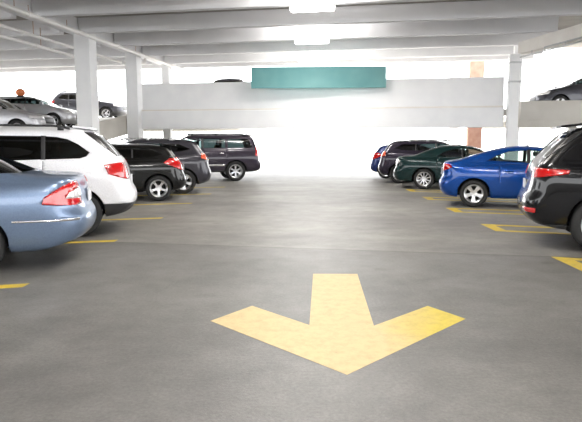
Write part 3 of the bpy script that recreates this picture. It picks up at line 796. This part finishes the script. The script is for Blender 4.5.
# elbow joining pipes between the first two left columns
b = bmesh.new()
p0 = Vector((*G(-13.0, 26.0), 5.44)); p1 = Vector((*G(-11.9, 26.35), 5.44))
p0 = p0.lerp(p1, .15); add_tube(b, p0, p1, .07); add_tube(b, p1, p1+Vector((0, 0, .3)), .06)
o = link('pipe_elbow', b, M['pipe']); tag(o, 'white pipe elbow between the near and second left columns', 'pipe')
# sprinkler pipe under the right girder
root = empty('sprinkler_pipe', (GA[0], GA[1], 5.1), 0); tag(root, 'thin grey pipe with cross braces under the cream right girder', 'pipe')
b = bmesh.new()
for (s0, s1, z0, z1) in ((.4, 14, -.02, -.02), (2.0, 5.5, .12, .12)):
    add_tube(b, (dx/ln*s0-.12, dy/ln*s0, z0), (dx/ln*s1-.12, dy/ln*s1, z1), .03, 10)
link('pipe', b, M['steel'], root)
for s0 in (1.2, 2.0, 3.2, 4.4, 5.5, 7):
    b = bmesh.new(); add_tube(b, (dx/ln*s0-.12, dy/ln*s0, -.02), (dx/ln*s0-.12, dy/ln*s0, .148), .014, 8); link('brace', b, M['steel'], root)

# ------------------------------------------------------------------ hanging teal sign
root = empty('hanging_sign', (.34, 25.15, 4.40), math.radians(-1.5)); tag(root, 'blank teal rectangular sign board hanging in front of the white parapet', 'sign')
b = bmesh.new(); add_box(b, (0, 0, 0), (5.92, .08, .92)); link('sign_board', b, M['teal'], root, bevel=.01)
for x in (-2.2, 2.2):
    b = bmesh.new(); add_tube(b, (x, .09, -.42), (x, .09, .46), .03); add_box(b, (x, .14, -.40), (.08, .2, .08)); link('bracket', b, M['white'], root)

# ------------------------------------------------------------------ ceiling lamps
lamp_labels = ['nearest glowing ceiling lamp, hanging from a thin rod', 'second glowing ceiling lamp along the aisle', 'farthest glowing ceiling lamp, just above the teal sign',
               ]
def ceiling_lamp(x, y, z, label, L_=1.35, power=80):
    root = empty('ceiling_lamp', (x, y, z), -TH); tag(root, label, 'lamp')
    b = bmesh.new(); add_box(b, (0, 0, .06), (L_, .34, .07)); link('housing', b, M['housing'], root, bevel=.015)
    b = bmesh.new(); add_box(b, (0, 0, -.02), (L_-.06, .30, .09)); link('diffuser', b, M['lamp'], root, bevel=.03)
    b = bmesh.new(); add_tube(b, (0, 0, .095), (0, 0, ZB+.56-z), .012, 8); link('rod', b, M['housing'], root)
    la = bpy.data.lights.new('lamp_light', 'AREA'); la.shape = 'RECTANGLE'; la.size = L_; la.size_y = .3; la.energy = power; la.color = (1, .98, .95)
    lu = bpy.data.lights.new('added_uplight', 'AREA'); lu.shape = 'RECTANGLE'; lu.size = L_; lu.size_y = .5; lu.energy = power*2.1; lu.color = (1, .98, .96)  # upward light added to each lamp to brighten the ceiling
    uo = bpy.data.objects.new('added_uplight', lu); COL.objects.link(uo); uo.parent = root; uo.location = (0, 0, .11); uo.rotation_euler = (PI, 0, 0)
    lo = bpy.data.objects.new('lamp_light', la); COL.objects.link(lo); lo.parent = root; lo.location = (0, 0, -.075)
    return root
ceiling_lamp(.05, 17.0, 5.42, lamp_labels[0], 1.35)
ceiling_lamp(.05, 22.3, 5.42, lamp_labels[1], 1.35)
ceiling_lamp(.05, 27.6, 5.52, lamp_labels[2], 1.35)
for i, y in enumerate((11.7, 6.4, 1.1, -4.2)):  # unseen lamps continuing the row, added to light the garage
    ceiling_lamp(.05, y, 5.42, 'added ceiling lamp over the near part of the aisle, unseen above the frame', 1.35).__setitem__('group', 'added ceiling lamps above the frame')

# ------------------------------------------------------------------ floor markings
def ground_poly(name, pts, m, label, cat, z=.002):
    b = bmesh.new(); add_prism(b, pts, .0003, z); o = link(name, b, M[m]); return tag(o, label, cat)
ground_poly('floor_arrow', [(.04, 6.22), (.54, 6.23), (.52, 4.40), (1.07, 4.98), (1.31, 4.61), (.24, 3.42), (-.82, 4.48), (-.52, 4.93), (-.0, 4.40)], 'arrow', 'large faded yellow arrow painted on the floor, pointing at the viewer', 'arrow')
def stall_line(x, y, side, label, double, length=5.2, wd=.16):
    t = math.radians(17); d = (math.cos(t)*side, -math.sin(t)); gap = .70
    b = bmesh.new()
    def stripe(px, py):
        q = [(px, py), (px+d[0]*length, py+d[1]*length), (px+d[0]*length, py+d[1]*length-wd), (px, py-wd)]
        add_prism(b, q, .0003, .002)
    stripe(x, y)
    if double:
        stripe(x-.02, y-gap)
        add_prism(b, [(x-.03, y), (x-.03, y-gap-wd), (x+.17, y-gap-wd-.03), (x+.17, y-.05)], .0003, .0021)
    o = link('parking_line', b, M['yellow']); return tag(o, label, 'line marking')
for y, lab in ((5.68, 'short bright yellow parking line below the silver-blue sedan, at left edge'), (8.42, 'yellow parking line between silver-blue sedan and white vehicle'), (11.1, 'yellow parking line just past the white vehicle on the left'), (13.95, 'yellow parking line beside the black hatchback'), (16.65, 'yellow parking line between black hatchback and graphite crossover'), (19.4, 'yellow parking line past the graphite crossover')):
    stall_line(-2.95, y, -1, lab, False)
for y, lab in ((7.30, 'hooked yellow parking line beside the near black vehicle, at right edge'), (10.36, 'hooked double yellow parking line left of the near black vehicle, most clearly hollow one'), (13.05, 'hooked yellow parking line on the near side of the bright blue sedan'), (15.85, 'hooked yellow parking line in the empty stall between blue sedan and dark green sedan'), (18.5, 'hooked yellow parking line beside the dark green sedan')):
    stall_line(3.18, y, 1, lab, True)

# ------------------------------------------------------------------ cars on the upper decks
ZD = 2.985
cars.append(make_car(scale_spec(SUV, .93, 1.0), 'sport_utility_vehicle', (-16.0, 35.0, ZD), (1, 0), 'dark sport utility vehicle on the upper deck, partly behind the near left column', P['dgrey'], level=1))
cars.append(make_car(variant(HATCH), 'hatchback', (-15.0, 26.0, 2.20), (1, .0), 'pale silver hatchback on the ramp, left of the near column, above the white vehicle roof', P['silver'], level=1))
cars.append(make_car(scale_spec(SUV, 1.0, 1.0, rail=None), 'sport_utility_vehicle', (-15.75, 23.5, 1.72), (1, .0), 'silver vehicle at the left edge of the ramp, with an orange beacon', P['silver'], level=1))
cars.append(make_car(scale_spec(SUV, 1.0, .97, rail=None), 'sport_utility_vehicle', (-4.1, 27.0, 3.0), (0.14, .99), 'dark vehicle on the bridge, only its roof showing over the parapet', P['dgrey'], level=1))
cars.append(make_car(XOVER, 'crossover', (14.75, 26.4, 2.925), (-.999, .04), 'dark crossover on the right upper deck, behind the beige edge wall', P['dgrey'], level=1))
root = empty('beacon', (-12.15, 23.5, 1.72+1.75)); tag(root, 'round orange beacon on the roof of the silver vehicle at the left edge', 'beacon')
b = bmesh.new(); r = bmesh.ops.create_uvsphere(b, u_segments=20, v_segments=12, radius=.19); bmesh.ops.transform(b, matrix=Matrix.Translation((0, 0, .17)) @ Matrix.Diagonal((1, 1, .85, 1)), verts=b.verts); link('dome', b, M['ball'], root, True)
b = bmesh.new(); r = bmesh.ops.create_cone(b, cap_ends=True, segments=20, radius1=.17, radius2=.15, depth=.06); link('beacon_base', b, M['trim'], root)

# ------------------------------------------------------------------ light
w = bpy.data.worlds.new('World'); SC.world = w; w.use_nodes = True
bg = w.node_tree.nodes['Background']; bg.inputs[0].default_value = (0.97, 0.985, 1.0, 1); bg.inputs[1].default_value = 3.6
su = bpy.data.lights.new('sun', 'SUN'); su.energy = 4; su.angle = math.radians(3); su.color = (1, .97, .92)
so = bpy.data.objects.new('sun', su); COL.objects.link(so)
so.rotation_euler = Vector((.25, -.45, -1)).to_track_quat('-Z', 'Y').to_euler()

# ------------------------------------------------------------------ camera
F = 560.0
cam = bpy.data.cameras.new('camera'); cam.sensor_fit = 'HORIZONTAL'; cam.sensor_width = 36; cam.lens = 36*F/582
co = bpy.data.objects.new('camera', cam); COL.objects.link(co); SC.camera = co
co.location = (0, 0, 1.45); co.rotation_euler = (PI/2-math.atan(66/F), 0, math.atan(19/F))
cam.clip_end = 500
vs = SC.view_settings; vs.view_transform = 'Standard'; vs.look = 'None'; vs.exposure = 0.82; vs.gamma = 1.0; vs.use_curve_mapping = False
